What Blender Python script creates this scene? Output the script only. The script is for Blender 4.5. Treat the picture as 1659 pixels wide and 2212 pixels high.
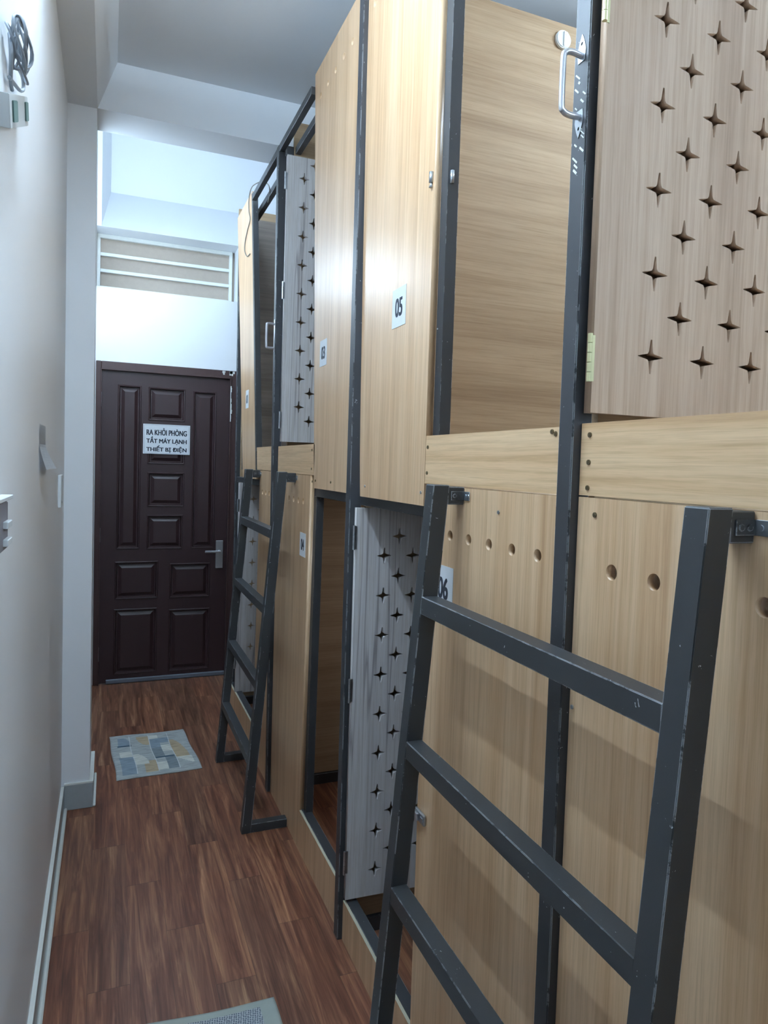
import bpy, bmesh, math, random
from mathutils import Vector, Matrix

for o in list(bpy.data.objects):
    bpy.data.objects.remove(o)
SC = bpy.context.scene
COL = SC.collection
random.seed(7)

# ------------------------------------------------------------------ camera
def cam_axes(yaw, pitch, roll):
    cy, sy, cp, sp = math.cos(yaw), math.sin(yaw), math.cos(pitch), math.sin(pitch)
    f = Vector((sy*cp, cy*cp, -sp)); r = Vector((cy, -sy, 0)); d = f.cross(r)
    cr, sr = math.cos(roll), math.sin(roll)
    return r*cr + d*sr, -sr*r + cr*d, f
R_, D_, F_ = cam_axes(.382921, .0471583, -.0312531)
cam = bpy.data.cameras.new('camera')
co = bpy.data.objects.new('camera', cam); COL.objects.link(co)
m = Matrix.Identity(4)
for i, v in enumerate((R_, -D_, -F_)):
    for j in range(3):
        m[j][i] = v[j]
m.translation = Vector((0, 0, 1.6))
co.matrix_world = m
cam.sensor_fit = 'VERTICAL'; cam.sensor_height = 36; cam.sensor_width = 27
cam.lens = 1492.65/2212*36
cam.shift_x = (829.5-833.34)/2212
cam.shift_y = (1077.35-1106)/2212
cam.clip_start = .02
SC.camera = co

# ------------------------------------------------------------------ world, exposure, lights
w = bpy.data.worlds.new('world'); SC.world = w; w.use_nodes = True
w.node_tree.nodes['Background'].inputs[0].default_value = (.75, .85, 1, 1)
w.node_tree.nodes['Background'].inputs[1].default_value = .3
SC.view_settings.view_transform = 'Standard'
SC.view_settings.look = 'None'
SC.view_settings.exposure = 0.52
SC.view_settings.gamma = 1.0
SC.view_settings.use_curve_mapping = False
LAMP_COL = (.62, .81, 1.0)
NEAR_W, FAR_W, BACK_W = 15.0, 11.0, 14.0

def area(name, loc, sx, sy, power, rot, parent=None):
    l = bpy.data.lights.new(name, 'AREA'); l.shape = 'RECTANGLE'; l.size = sx; l.size_y = sy
    l.energy = power; l.color = LAMP_COL
    o = bpy.data.objects.new(name, l); COL.objects.link(o)
    o.rotation_euler = rot
    if parent:
        o.parent = parent; o.location = Vector(loc)-parent.location
    else:
        o.location = loc
    return o

# ------------------------------------------------------------------ materials
def new_mat(name):
    mt = bpy.data.materials.new(name); mt.use_nodes = True
    nt = mt.node_tree; b = nt.nodes['Principled BSDF']
    return mt, nt, b
def N(nt, t, **k):
    n = nt.nodes.new(t)
    for a, v in k.items():
        setattr(n, a, v)
    return n
def srgb(r, g, b):
    f = lambda c: (c/255/12.92) if c/255 <= .04045 else ((c/255+.055)/1.055)**2.4
    return (f(r), f(g), f(b), 1)
def ramp(nt, stops):
    r = N(nt, 'ShaderNodeValToRGB'); e = r.color_ramp.elements
    while len(e) > 1: e.remove(e[0])
    e[0].position = stops[0][0]; e[0].color = stops[0][1]
    for p, c in stops[1:]:
        x = e.new(p); x.color = c
    return r
def noise(nt, vec, scale, detail=4, rough=.55, dist=0):
    n = N(nt, 'ShaderNodeTexNoise'); n.inputs['Scale'].default_value = scale
    n.inputs['Detail'].default_value = detail; n.inputs['Roughness'].default_value = rough
    n.inputs['Distortion'].default_value = dist
    nt.links.new(vec, n.inputs['Vector']); return n
def mapping(nt, sc, loc=(0, 0, 0), rot=(0, 0, 0)):
    tc = N(nt, 'ShaderNodeTexCoord'); mp = N(nt, 'ShaderNodeMapping')
    mp.inputs['Scale'].default_value = sc; mp.inputs['Location'].default_value = loc
    mp.inputs['Rotation'].default_value = rot
    nt.links.new(tc.outputs['Object'], mp.inputs['Vector']); return mp
def mix(nt, a, b, fac, mode='MIX'):
    n = N(nt, 'ShaderNodeMix', data_type='RGBA', blend_type=mode)
    for s, v in ((0, fac), (6, a), (7, b)):
        if hasattr(v, 'links'): nt.links.new(v, n.inputs[s])
        else: n.inputs[s].default_value = v
    return n.outputs[2]
def bump(nt, h, b, strength=.2, dist=.002):
    n = N(nt, 'ShaderNodeBump'); n.inputs['Strength'].default_value = strength
    n.inputs['Distance'].default_value = dist
    nt.links.new(h, n.inputs['Height']); nt.links.new(n.outputs[0], b.inputs['Normal'])

def plain(name, col, rough=.5, metal=0, spec=.5):
    mt, nt, b = new_mat(name)
    mp = mapping(nt, (1, 1, 1)); n = noise(nt, mp.outputs[0], 35, 3)
    c2 = tuple(x*.86 for x in col[:3])+(1,)
    nt.links.new(mix(nt, col, c2, n.outputs[0]), b.inputs['Base Color'])
    b.inputs['Roughness'].default_value = rough; b.inputs['Metallic'].default_value = metal
    b.inputs['Specular IOR Level'].default_value = spec
    return mt

def wood(name, light, mid, dark, axis='z', rough=.42, loc=(0, 0, 0), streak=1.0, crack=None, spec=.5):
    """melamine board grain running along one axis, with wavy streaks and pores"""
    mt, nt, b = new_mat(name)
    lo = {'x': 0, 'y': 1, 'z': 2}[axis]
    s1 = [14.0*streak]*3; s1[lo] = .40
    s2 = [150.0]*3; s2[lo] = 3.0
    s3 = [430.0]*3; s3[lo] = 12
    m1 = mapping(nt, s1, loc); m2 = mapping(nt, s2, loc); m3 = mapping(nt, s3, loc)
    n1 = noise(nt, m1.outputs[0], 1.6, 3, .5, .6)
    n2 = noise(nt, m2.outputs[0], 1.0, 3, .6, .25)
    n3 = noise(nt, m3.outputs[0], 1.0, 2, .6)
    r1 = ramp(nt, [(.24, dark), (.46, mid), (.66, light)])
    nt.links.new(n1.outputs[0], r1.inputs[0])
    r2 = ramp(nt, [(.30, (.78, .74, .69, 1)), (.55, (1, 1, 1, 1)), (.8, (1.05, 1.05, 1.06, 1))])
    nt.links.new(n2.outputs[0], r2.inputs[0])
    c = mix(nt, r1.outputs[0], r2.outputs[0], .75, 'MULTIPLY')
    r3 = ramp(nt, [(.38, (.76, .72, .68, 1)), (.52, (1, 1, 1, 1))])
    nt.links.new(n3.outputs[0], r3.inputs[0])
    c = mix(nt, c, r3.outputs[0], .35, 'MULTIPLY')
    if crack:
        m4s = [7.0]*3; m4s[lo] = .16
        m4 = mapping(nt, m4s, loc); n4 = noise(nt, m4.outputs[0], 1.0, 4, .5, .1)
        r4 = ramp(nt, [(.490, (0, 0, 0, 1)), (.499, (.8, .8, .8, 1)), (.501, (.8, .8, .8, 1)), (.510, (0, 0, 0, 1))])
        nt.links.new(n4.outputs[0], r4.inputs[0])
        c = mix(nt, c, crack, r4.outputs[0])
    nt.links.new(c, b.inputs['Base Color'])
    b.inputs['Roughness'].default_value = rough
    b.inputs['Specular IOR Level'].default_value = spec
    bump(nt, n2.outputs[0], b, .12, .0006)
    return mt

OAK_L, OAK_M, OAK_D = srgb(217, 184, 148), srgb(207, 171, 133), srgb(189, 150, 111)
M_oak = [wood('oak_vertical_%s' % 'abcdef'[i], OAK_L, OAK_M, OAK_D, 'z', .33, (i*3.1, i*1.7, 0)) for i in range(6)]
M_oak_h = [wood('oak_lengthwise_%s' % 'abc'[i], srgb(222, 189, 150), srgb(213, 177, 136), srgb(196, 157, 115), 'y', .45, (i*2.3, 0, i*5.1)) for i in range(3)]
M_part = wood('walnut_partition', srgb(174, 149, 119), srgb(165, 139, 109), srgb(149, 122, 93), 'x', .72, (0, 1, 3), .6)
M_door_brown = wood('taupe_lattice_board', srgb(196, 168, 143), srgb(186, 157, 131), srgb(166, 135, 109), 'z', .5, (4, 2, 0))
M_door_grey = wood('grey_ash_board', srgb(214, 210, 208), srgb(205, 201, 200), srgb(188, 183, 183), 'z', .5, (1, 5, 0), 1.0, crack=srgb(140, 132, 132))
M_part_shade = wood('shaded_board', srgb(134, 122, 112), srgb(122, 110, 100), srgb(104, 92, 82), 'x', .5, (2, 1, 3), .6)  # partition wood with the deep bay's shade put into the colour
M_edge = plain('raw_board_edge', srgb(196, 190, 165), .7)

def steel_mat(name, base, wear=.5, rough=.46):
    mt, nt, b = new_mat(name)
    geo = N(nt, 'ShaderNodeNewGeometry')
    bv = N(nt, 'ShaderNodeBevel', samples=4); bv.inputs['Radius'].default_value = .0014
    dot = N(nt, 'ShaderNodeVectorMath', operation='DOT_PRODUCT')
    nt.links.new(bv.outputs[0], dot.inputs[0]); nt.links.new(geo.outputs['Normal'], dot.inputs[1])
    edge = N(nt, 'ShaderNodeMapRange'); edge.inputs['From Min'].default_value = .985
    edge.inputs['From Max'].default_value = .90; edge.inputs['To Min'].default_value = 0; edge.inputs['To Max'].default_value = 1
    nt.links.new(dot.outputs['Value'], edge.inputs['Value'])
    mp = mapping(nt, (1, 1, 1))
    n = noise(nt, mp.outputs[0], 11, 6, .72)
    r = ramp(nt, [(.56-.06*wear, (0, 0, 0, 1)), (.60-.06*wear, (1, 1, 1, 1))])
    nt.links.new(n.outputs[0], r.inputs[0])
    mul = N(nt, 'ShaderNodeMath', operation='MULTIPLY')
    nt.links.new(edge.outputs[0], mul.inputs[0]); nt.links.new(r.outputs[0], mul.inputs[1])
    # small chips
    n2 = noise(nt, mp.outputs[0], 95, 3, .5, 1.2)
    r2 = ramp(nt, [(.735, (0, 0, 0, 1)), (.75, (1, 1, 1, 1))])
    nt.links.new(n2.outputs[0], r2.inputs[0])
    mx = N(nt, 'ShaderNodeMath', operation='MAXIMUM')
    nt.links.new(mul.outputs[0], mx.inputs[0]); nt.links.new(r2.outputs[0], mx.inputs[1])
    n3 = noise(nt, mp.outputs[0], 4, 3)
    c2 = tuple(x*1.5 for x in base[:3])+(1,)
    c = mix(nt, base, c2, n3.outputs[0])
    c = mix(nt, c, srgb(190, 194, 198), mx.outputs[0])
    nt.links.new(c, b.inputs['Base Color'])
    b.inputs['Roughness'].default_value = rough
    n5 = noise(nt, mp.outputs[0], 420, 2)
    bump(nt, n5.outputs[0], b, .15, .0005)
    return mt
M_steel = steel_mat('charcoal_painted_steel', srgb(46, 47, 49))
M_steel_worn = steel_mat('worn_charcoal_steel', srgb(48, 49, 52), 1.6, .43)
M_zinc = plain('zinc_plate', srgb(190, 195, 200), .3, .9)
M_chrome = plain('brushed_steel', srgb(212, 212, 216), .28, .8)
M_brass = plain('brass', srgb(212, 206, 160), .35, .6)
M_rust = plain('rusted_screw', srgb(120, 105, 80), .5, .6)
M_white_plastic = plain('white_plastic', srgb(225, 230, 232), .45)
M_white_paint = plain('white_gloss_paint', srgb(232, 234, 228), .35)
M_paper = plain('white_paper', srgb(226, 230, 234), .7)
M_ink = plain('dark_print', srgb(40, 46, 58), .7)
M_grey_plate = plain('grey_plate', srgb(140, 138, 145), .5)
M_wire = plain('grey_wire', srgb(140, 148, 156), .5)
M_cable = plain('tan_cable', srgb(112, 108, 100), .5)
M_vent_board = plain('beige_vent_board', srgb(176, 163, 150), .8)
M_boxgrey = plain('pale_grey_plastic', srgb(196, 200, 200), .5)
M_green = plain('green_label', srgb(95, 125, 120), .6)
M_sweep = plain('grey_rubber_sweep', srgb(105, 110, 120), .6)

def wall_mat(name, col, rough=.5):
    mt, nt, b = new_mat(name)
    mp = mapping(nt, (1, 1, 1))
    n = noise(nt, mp.outputs[0], 1.3, 4, .6)
    c2 = tuple(x*.93 for x in col[:3])+(1,)
    c = mix(nt, col, c2, n.outputs[0])
    n3 = noise(nt, mp.outputs[0], 23, 5, .7)
    r = ramp(nt, [(.77, (1, 1, 1, 1)), (.80, (.75, .75, .73, 1))])
    nt.links.new(n3.outputs[0], r.inputs[0])
    c = mix(nt, c, r.outputs[0], .6, 'MULTIPLY')
    nt.links.new(c, b.inputs['Base Color'])
    b.inputs['Roughness'].default_value = rough
    n2 = noise(nt, mp.outputs[0], 60, 3)
    bump(nt, n2.outputs[0], b, .08, .001)
    return mt
M_wall = wall_mat('painted_wall', srgb(238, 241, 244), .45)
M_ceil = wall_mat('painted_ceiling', srgb(236, 240, 244), .7)
M_tile = plain('skirting_tile', srgb(168, 176, 178), .35)

def floor_mat():
    mt, nt, b = new_mat('laminate_floor')
    tc = N(nt, 'ShaderNodeTexCoord'); sep = N(nt, 'ShaderNodeSeparateXYZ')
    nt.links.new(tc.outputs['Object'], sep.inputs[0])
    def M(op, a, bb=None):
        n = N(nt, 'ShaderNodeMath', operation=op)
        for i, v in enumerate((a, bb)):
            if v is None: continue
            if hasattr(v, 'links'): nt.links.new(v, n.inputs[i])
            else: n.inputs[i].default_value = v
        return n.outputs[0]
    px = M('DIVIDE', sep.outputs[0], .122)
    ix = M('FLOOR', px); fx = M('FRACT', px)
    off = M('MULTIPLY', ix, .37)
    py = M('ADD', M('DIVIDE', sep.outputs[1], .82), off)
    iy = M('FLOOR', py); fy = M('FRACT', py)
    cb = N(nt, 'ShaderNodeCombineXYZ'); nt.links.new(ix, cb.inputs[0]); nt.links.new(iy, cb.inputs[1])
    wn = N(nt, 'ShaderNodeTexWhiteNoise', noise_dimensions='3D'); nt.links.new(cb.outputs[0], wn.inputs[0])
    # streak coordinates shifted per plank
    vec = N(nt, 'ShaderNodeCombineXYZ')
    nt.links.new(M('ADD', M('MULTIPLY', sep.outputs[0], 34), M('MULTIPLY', wn.outputs[0], 40)), vec.inputs[0])
    nt.links.new(M('MULTIPLY', sep.outputs[1], 1.9), vec.inputs[1])
    nt.links.new(M('MULTIPLY', wn.outputs[0], 13), vec.inputs[2])
    n1 = noise(nt, vec.outputs[0], 1.0, 5, .6, .9)
    r1 = ramp(nt, [(.24, srgb(78, 50, 38)), (.40, srgb(110, 72, 55)), (.50, srgb(128, 90, 70)), (.60, srgb(152, 114, 89)), (.74, srgb(188, 154, 122))])
    nt.links.new(n1.outputs[0], r1.inputs[0])
    tint = ramp(nt, [(0, srgb(255, 225, 205)), (.35, srgb(222, 206, 196)), (.65, srgb(242, 210, 194)), (1, srgb(208, 200, 190))])
    nt.links.new(wn.outputs[0], tint.inputs[0])
    c = mix(nt, r1.outputs[0], tint.outputs[0], .8, 'MULTIPLY')
    v2 = N(nt, 'ShaderNodeCombineXYZ')
    nt.links.new(M('MULTIPLY', sep.outputs[0], 210), v2.inputs[0]); nt.links.new(M('MULTIPLY', sep.outputs[1], 5), v2.inputs[1])
    nt.links.new(wn.outputs[0], v2.inputs[2])
    n2 = noise(nt, v2.outputs[0], 1.0, 3, .6, .5)
    r2 = ramp(nt, [(.36, (.62, .58, .56, 1)), (.55, (1, 1, 1, 1))]); nt.links.new(n2.outputs[0], r2.inputs[0])
    c = mix(nt, c, r2.outputs[0], .7, 'MULTIPLY')
    # knots
    mp = mapping(nt, (2.2, .8, 1)); vo = N(nt, 'ShaderNodeTexVoronoi'); vo.inputs['Scale'].default_value = 3.0
    nt.links.new(mp.outputs[0], vo.inputs['Vector'])
    r4 = ramp(nt, [(.02, (.28, .26, .24, 1)), (.07, (1, 1, 1, 1))]); nt.links.new(vo.outputs['Distance'], r4.inputs[0])
    c = mix(nt, c, r4.outputs[0], .8, 'MULTIPLY')
    # seams
    e1 = M('LESS_THAN', fx, .012); e2 = M('LESS_THAN', fy, .003)
    c = mix(nt, c, srgb(48, 32, 25), M('MULTIPLY', M('MAXIMUM', e1, e2), .55))
    nt.links.new(c, b.inputs['Base Color'])
    b.inputs['Roughness'].default_value = .42
    bump(nt, n2.outputs[0], b, .1, .0008)
    return mt
M_floor = floor_mat()

def dark_door_mat(name, col):
    mt, nt, b = new_mat(name)
    mp = mapping(nt, (60, 60, 2.0)); n = noise(nt, mp.outputs[0], 1, 4, .6, .4)
    mp2 = mapping(nt, (7, 7, .8)); n2 = noise(nt, mp2.outputs[0], 1, 3, .6, .4)
    a = tuple(x*.62 for x in col[:3])+(1,)
    c = mix(nt, a, col, n.outputs[0]); c = mix(nt, c, tuple(x*.6 for x in col[:3])+(1,), n2.outputs[0])
    nt.links.new(c, b.inputs['Base Color']); b.inputs['Roughness'].default_value = .42
    bump(nt, n.outputs[0], b, .15, .0006)
    return mt
M_maroon = dark_door_mat('mahogany_stain', srgb(60, 39, 41))
M_maroon_frame = dark_door_mat('mahogany_frame', srgb(78, 54, 52))

# ------------------------------------------------------------------ mesh helpers
def wl(o):
    v = Vector((0, 0, 0))
    while o:
        v += o.location; o = o.parent
    return v
def link(name, me, parent=None, loc=None):
    o = bpy.data.objects.new(name, me); COL.objects.link(o)
    if parent: o.parent = parent
    return o
def finish(name, bm, mats, parent=None, smooth=False):
    """bm is in world coordinates; the mesh is stored relative to its parent"""
    base = wl(parent) if parent else None
    me = bpy.data.meshes.new(name)
    if base is None:
        xs = [v.co for v in bm.verts]
        base = Vector((sum(p.x for p in xs)/len(xs), sum(p.y for p in xs)/len(xs), min(p.z for p in xs)))
        loc = base
    else:
        loc = Vector((0, 0, 0))
    bmesh.ops.recalc_face_normals(bm, faces=bm.faces[:])
    bmesh.ops.translate(bm, vec=-base, verts=bm.verts[:])
    bm.to_mesh(me); bm.free()
    for mt in (mats if isinstance(mats, (list, tuple)) else [mats]): me.materials.append(mt)
    if smooth:
        for p in me.polygons: p.use_smooth = True
    o = bpy.data.objects.new(name, me); COL.objects.link(o); o.location = loc
    if parent: o.parent = parent
    return o
def hexa(bm, pts, mi=0):
    """pts: 8 corners, bottom 4 then top 4 (same order round)"""
    v = [bm.verts.new(p) for p in pts]
    fs = [(3, 2, 1, 0), (4, 5, 6, 7), (0, 1, 5, 4), (1, 2, 6, 5), (2, 3, 7, 6), (3, 0, 4, 7)]
    out = []
    for f in fs:
        q = bm.faces.new([v[i] for i in f]); q.material_index = mi; out.append(q)
    return v, out
def add_box(bm, x0, x1, y0, y1, z0, z1, bev=0, mi=0):
    v, f = hexa(bm, [(x0, y0, z0), (x1, y0, z0), (x1, y1, z0), (x0, y1, z0), (x0, y0, z1), (x1, y0, z1), (x1, y1, z1), (x0, y1, z1)], mi)
    if bev:
        es = set()
        for q in f: es.update(q.edges)
        r = bmesh.ops.bevel(bm, geom=list(es), offset=bev, segments=1, affect='EDGES')
        for q in r['faces']: q.material_index = mi
def box(name, x0, x1, y0, y1, z0, z1, mat, parent=None, bev=0):
    bm = bmesh.new(); add_box(bm, min(x0, x1), max(x0, x1), min(y0, y1), max(y0, y1), z0, z1, bev)
    return finish(name, bm, mat, parent)
def beam_between(bm, a, b, wx, wy, up=Vector((0, 1, 0)), bev=.0015):
    """square tube from a to b; wy measured along 'up', wx along the other cross axis"""
    a = Vector(a); b = Vector(b); d = (b-a).normalized()
    u = (up - d*up.dot(d)).normalized(); s = d.cross(u)
    pts = []
    for p in (a, b):
        for i, j in ((-1, -1), (1, -1), (1, 1), (-1, 1)):
            pts.append(p + s*wx/2*i + u*wy/2*j)
    v, f = hexa(bm, pts)
    if bev:
        es = set()
        for q in f: es.update(q.edges)
        bmesh.ops.bevel(bm, geom=list(es), offset=bev, segments=2, affect='EDGES')
def add_cyl(bm, c, axis, r, h, seg=20, r2=None, mi=0):
    """cylinder centred at c along axis vector"""
    axis = Vector(axis).normalized(); q = Vector((0, 0, 1)).rotation_difference(axis).to_matrix().to_4x4()
    res = bmesh.ops.create_cone(bm, cap_ends=True, segments=seg, radius1=r, radius2=r if r2 is None else r2, depth=h, matrix=Matrix.Translation(c) @ q)
    for v in res['verts']:
        for f in v.link_faces: f.material_index = mi
def add_tube(bm, pts, r, seg=8):
    pts = [Vector(p) for p in pts]; rings = []
    for i, p in enumerate(pts):
        t = (pts[min(i+1, len(pts)-1)]-pts[max(i-1, 0)]).normalized()
        u = t.orthogonal().normalized() if i == 0 else (pu - t*pu.dot(t)).normalized()
        pu = u; s = t.cross(u)
        rings.append([bm.verts.new(p + (u*math.cos(a)+s*math.sin(a))*r) for a in [2*math.pi*k/seg for k in range(seg)]])
    for a, b in zip(rings, rings[1:]):
        for k in range(seg): bm.faces.new((a[k], a[(k+1) % seg], b[(k+1) % seg], b[k]))
    bm.faces.new(rings[0][::-1]); bm.faces.new(rings[-1])
def smooth_path(pts, n=8):
    pts = [Vector(p) for p in pts]; P = [pts[0]]+pts+[pts[-1]]; out = []
    for i in range(1, len(P)-2):
        for k in range(n):
            t = k/n; a, b, c, d = P[i-1:i+3]
            out.append(.5*((2*b)+(-a+c)*t+(2*a-5*b+4*c-d)*t*t+(-a+3*b-3*c+d)*t**3))
    out.append(pts[-1]); return out
def empty(name, loc, label, cat, group=None):
    o = bpy.data.objects.new(name, None); COL.objects.link(o); o.location = loc; o.empty_display_size = .1
    tag(o, label, cat, group); return o
def tag(o, label=None, cat=None, group=None, kind=None):
    if label: o['label'] = label
    if cat: o['category'] = cat
    if group: o['group'] = group
    if kind: o['kind'] = kind
    return o
def struct(name, *a, **k):
    o = box(name, *a, **k); o['kind'] = 'structure'; return o

def eval_curve(cu):
    t = bpy.data.objects.new('temporary_curve', cu); COL.objects.link(t)
    dg = bpy.context.evaluated_depsgraph_get(); dg.update()
    me = bpy.data.meshes.new_from_object(t.evaluated_get(dg))
    bpy.data.objects.remove(t); return me
def plate_with_holes(name, outline, holes, thick, to_world, mats, parent):
    """2D outline and holes (lists of (u,v)) extruded to a board; to_world maps (u,v,depth 0..thick) to world"""
    cu = bpy.data.curves.new(name+'_outline', 'CURVE'); cu.dimensions = '2D'; cu.fill_mode = 'BOTH'
    cu.extrude = thick/2
    for poly in [outline]+holes:
        sp = cu.splines.new('POLY'); sp.points.add(len(poly)-1); sp.use_cyclic_u = True
        for i, (u, v) in enumerate(poly): sp.points[i].co = (u, v, 0, 1)
    me = eval_curve(cu); bpy.data.curves.remove(cu)
    bm = bmesh.new(); bm.from_mesh(me); bpy.data.meshes.remove(me)
    bmesh.ops.remove_doubles(bm, verts=bm.verts[:], dist=1e-6)
    for v in bm.verts: v.co = Vector(to_world(v.co.x, v.co.y, v.co.z+thick/2))
    return finish(name, bm, mats, parent)
def text_mesh(txt, size, bold=.0, sx=1.0, spacing=1.0):
    cu = bpy.data.curves.new('lettering_curve', 'FONT'); cu.body = txt; cu.size = size; cu.align_x = 'CENTER'; cu.align_y = 'CENTER'
    cu.offset = bold; cu.extrude = .0004; cu.space_character = spacing
    me = eval_curve(cu); bpy.data.curves.remove(cu)
    for v in me.vertices: v.co.x *= sx
    return me
def text_obj(name, lines, to_world, parent, mat):
    """lines: (text, size, bold, u, v, width, height); strokes thickened by laying shifted copies together"""
    bm = bmesh.new()
    for (txt, size, bold, u, v, wd, ht) in lines:
        me = text_mesh(txt, size, 0)
        xs = [q.co.x for q in me.vertices]; ys = [q.co.y for q in me.vertices]
        kx = (wd-2*bold)/(max(xs)-min(xs)); cx = (max(xs)+min(xs))/2
        ky = (ht-bold)/(max(ys)-min(ys)); cy = (max(ys)+min(ys))/2
        for k, (du, dv) in enumerate(((-1, -.5), (0, 0), (1, .5), (-1, .5), (1, -.5))):
            n0 = len(bm.verts); bm.from_mesh(me); bm.verts.ensure_lookup_table()
            for q in bm.verts[n0:]:
                q.co = Vector(to_world(u+(q.co.x-cx)*kx+du*bold, v+(q.co.y-cy)*ky+dv*bold, q.co.z+.0004+.00006*k))
        bpy.data.meshes.remove(me)
    return finish(name, bm, mat, parent)

# ------------------------------------------------------------------ room shell
XL, XR = -.18, 2.78
YN, YD, YB = -1.5, 5.19, 5.6
ZC, ZB, ZS = 3.335, 3.122, 4.15
struct('floor', XL-.1, XR+.1, YN-.1, YB+.2, -.1, 0, M_floor)
struct('wall_left', XL-.12, XL, YN-.1, YB+.2, 0, ZS, M_wall)
struct('wall_right', XR, XR+.1, YN-.1, YB+.2, 0, ZS, M_wall)
struct('wall_near', XL-.1, XR+.1, YN-.1, YN, 0, ZC+.1, M_wall)
# ceiling: corridor part and the higher part beyond the beam
bm = bmesh.new(); add_box(bm, XL, XR, YN, 3.40, ZC, ZC+.1); add_box(bm, XL, XR, 3.5, YB+.1, ZS, ZS+.1)
o = finish('ceiling', bm, M_ceil); o['kind'] = 'structure'
# end wall with vent opening and sloping ledge
bm = bmesh.new()
add_box(bm, XL, -.085, YD, 5.5, 0, 2.262)
add_box(bm, .872, XR, YD, 5.5, 0, 2.262)
add_box(bm, XL, XR, YD, 5.5, 2.262, 2.768)
add_box(bm, XL, -.092, YD, 5.5, 2.768, 3.175)
add_box(bm, .872, XR, YD, 5.5, 2.768, 3.175)
add_box(bm, XL, -.060, YD+.0005, YD+.1, 3.177, ZS)
hexa(bm, [(XL, YD+.09, 3.18), (-.060, YD+.002, 3.18), (-.003, YB, 3.18), (XL, YB, 3.18), (XL, YD+.09, ZS), (-.060, YD+.001, ZS), (-.003, YB, ZS), (XL, YB, ZS)])
hexa(bm, [(XL, YD, 3.175), (XR, YD, 3.175), (XR, YB+.05, 3.175), (XL, YB+.05, 3.175), (XL, YD+.0005, 3.1755), (XR, YD+.0005, 3.1755), (XR, YB+.05, 3.60), (XL, YB+.05, 3.60)])
add_box(bm, XL, XR, YB, YB+.15, 3.1, ZS)
add_box(bm, XL, XR, 5.42, 5.5, 2.7, 3.2)
o = finish('wall_far', bm, M_wall); o['kind'] = 'structure'
# beams and pilaster
box('trim_1', XL, XR, 3.36, 3.582, ZB, ZS, M_ceil)['kind'] = 'structure'
bm = bmesh.new()
y0, y1 = YN, 3.3595
pr = [(XL, ZB), (-.060, ZB), (.018, ZC), (XL, ZC)]
a = [bm.verts.new((x, y0, z)) for x, z in pr]; b_ = [bm.verts.new((x, y1, z)) for x, z in pr]
bm.faces.new(a); bm.faces.new(b_[::-1])
for i in range(4): bm.faces.new((a[i], a[(i+1) % 4], b_[(i+1) % 4], b_[i]))
finish('trim_2', bm, M_ceil)['kind'] = 'structure'
box('trim_3', XL, -.063, 3.365, 3.69, 0, ZB, M_wall)['kind'] = 'structure'
# skirting
bm = bmesh.new()
add_box(bm, XL, XL+.012, YN, 3.352, 0, .105, .0015)
add_box(bm, XL, XL+.0125, YN, 3.352, .105, .113, 0, 1)
add_box(bm, XL+.012, XL+.026, YN, 3.352, 0, .014, .004, 1)
finish('baseboard_left', bm, [M_tile, M_white_paint])['kind'] = 'structure'
bm = bmesh.new()
add_box(bm, XL+.012, -.048, 3.352, 3.365, 0, .115, .0015)
add_box(bm, XL+.012, -.047, 3.3515, 3.365, .115, .122, 0, 1)
add_box(bm, -.063, -.048, 3.3652, 3.70, 0, .115, .0015)
add_box(bm, -.063, -.046, 3.3652, 3.70, .115, .122, 0, 1)
add_box(bm, -.048, -.036, 3.352, 3.70, 0, .012, .003, 1)
finish('trim_4', bm, [M_tile, M_white_paint])['kind'] = 'structure'

# ------------------------------------------------------------------ end door
dr = empty('door_1', (.39, 5.19, 0), 'dark mahogany panelled door closed at the far end of the corridor', 'door')
dr['kind'] = 'structure'
del dr['category']
bm = bmesh.new()
add_box(bm, -.085, -.050, 5.17, 5.30, 0, 2.262, .003)
add_box(bm, .826, .872, 5.17, 5.30, 0, 2.262, .003)
add_box(bm, -.050, .826, 5.17, 5.30, 2.203, 2.262, .003)
add_box(bm, -.056, -.048, 5.162, 5.18, 0, 2.21, .002)
add_box(bm, .824, .834, 5.162, 5.18, 0, 2.21, .002)
add_box(bm, -.056, .834, 5.162, 5.18, 2.202, 2.213, .002)
finish('door_frame', bm, M_maroon_frame, dr)
panels = [(.057, .213, .958, 2.109), (.259, .51, 1.872, 2.106), (.257, .51, 1.564, 1.832), (.26, .512, 1.26, 1.505), (.259, .507, .954, 1.2), (.566, .731, .956, 2.10),
          (.051, .341, .60, .869), (.42, .705, .596, .849), (.049, .338, .063, .531), (.42, .709, .057, .513)]
# leaf: stiles/rails around recessed raised-field panels
bm = bmesh.new()
xs = sorted(set([-.048, .823]+[p for q in panels for p in q[:2]])); zs = sorted(set([.008, 2.202]+[p for q in panels for p in q[2:]]))
def inside(x, z): return any(p[0] < x < p[1] and p[2] < z < p[3] for p in panels)
yf = 5.185
for i in range(len(xs)-1):
    for j in range(len(zs)-1):
        if not inside((xs[i]+xs[i+1])/2, (zs[j]+zs[j+1])/2):
            bm.faces.new([bm.verts.new(p) for p in ((xs[i], yf, zs[j]), (xs[i+1], yf, zs[j]), (xs[i+1], yf, zs[j+1]), (xs[i], yf, zs[j+1]))])
for (a0, a1, c0, c1) in panels:
    prof = [(0, 0), (.004, -.005), (.010, -.004), (.016, .014), (.024, .014), (.046, .002), (.048, .002)]
    prev = None
    for ins, dep in prof:
        r = [bm.verts.new(p) for p in ((a0+ins, yf+dep, c0+ins), (a1-ins, yf+dep, c0+ins), (a1-ins, yf+dep, c1-ins), (a0+ins, yf+dep, c1-ins))]
        if prev:
            for k in range(4): bm.faces.new((prev[k], prev[(k+1) % 4], r[(k+1) % 4], r[k]))
        prev = r
    bm.faces.new(prev)
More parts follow.
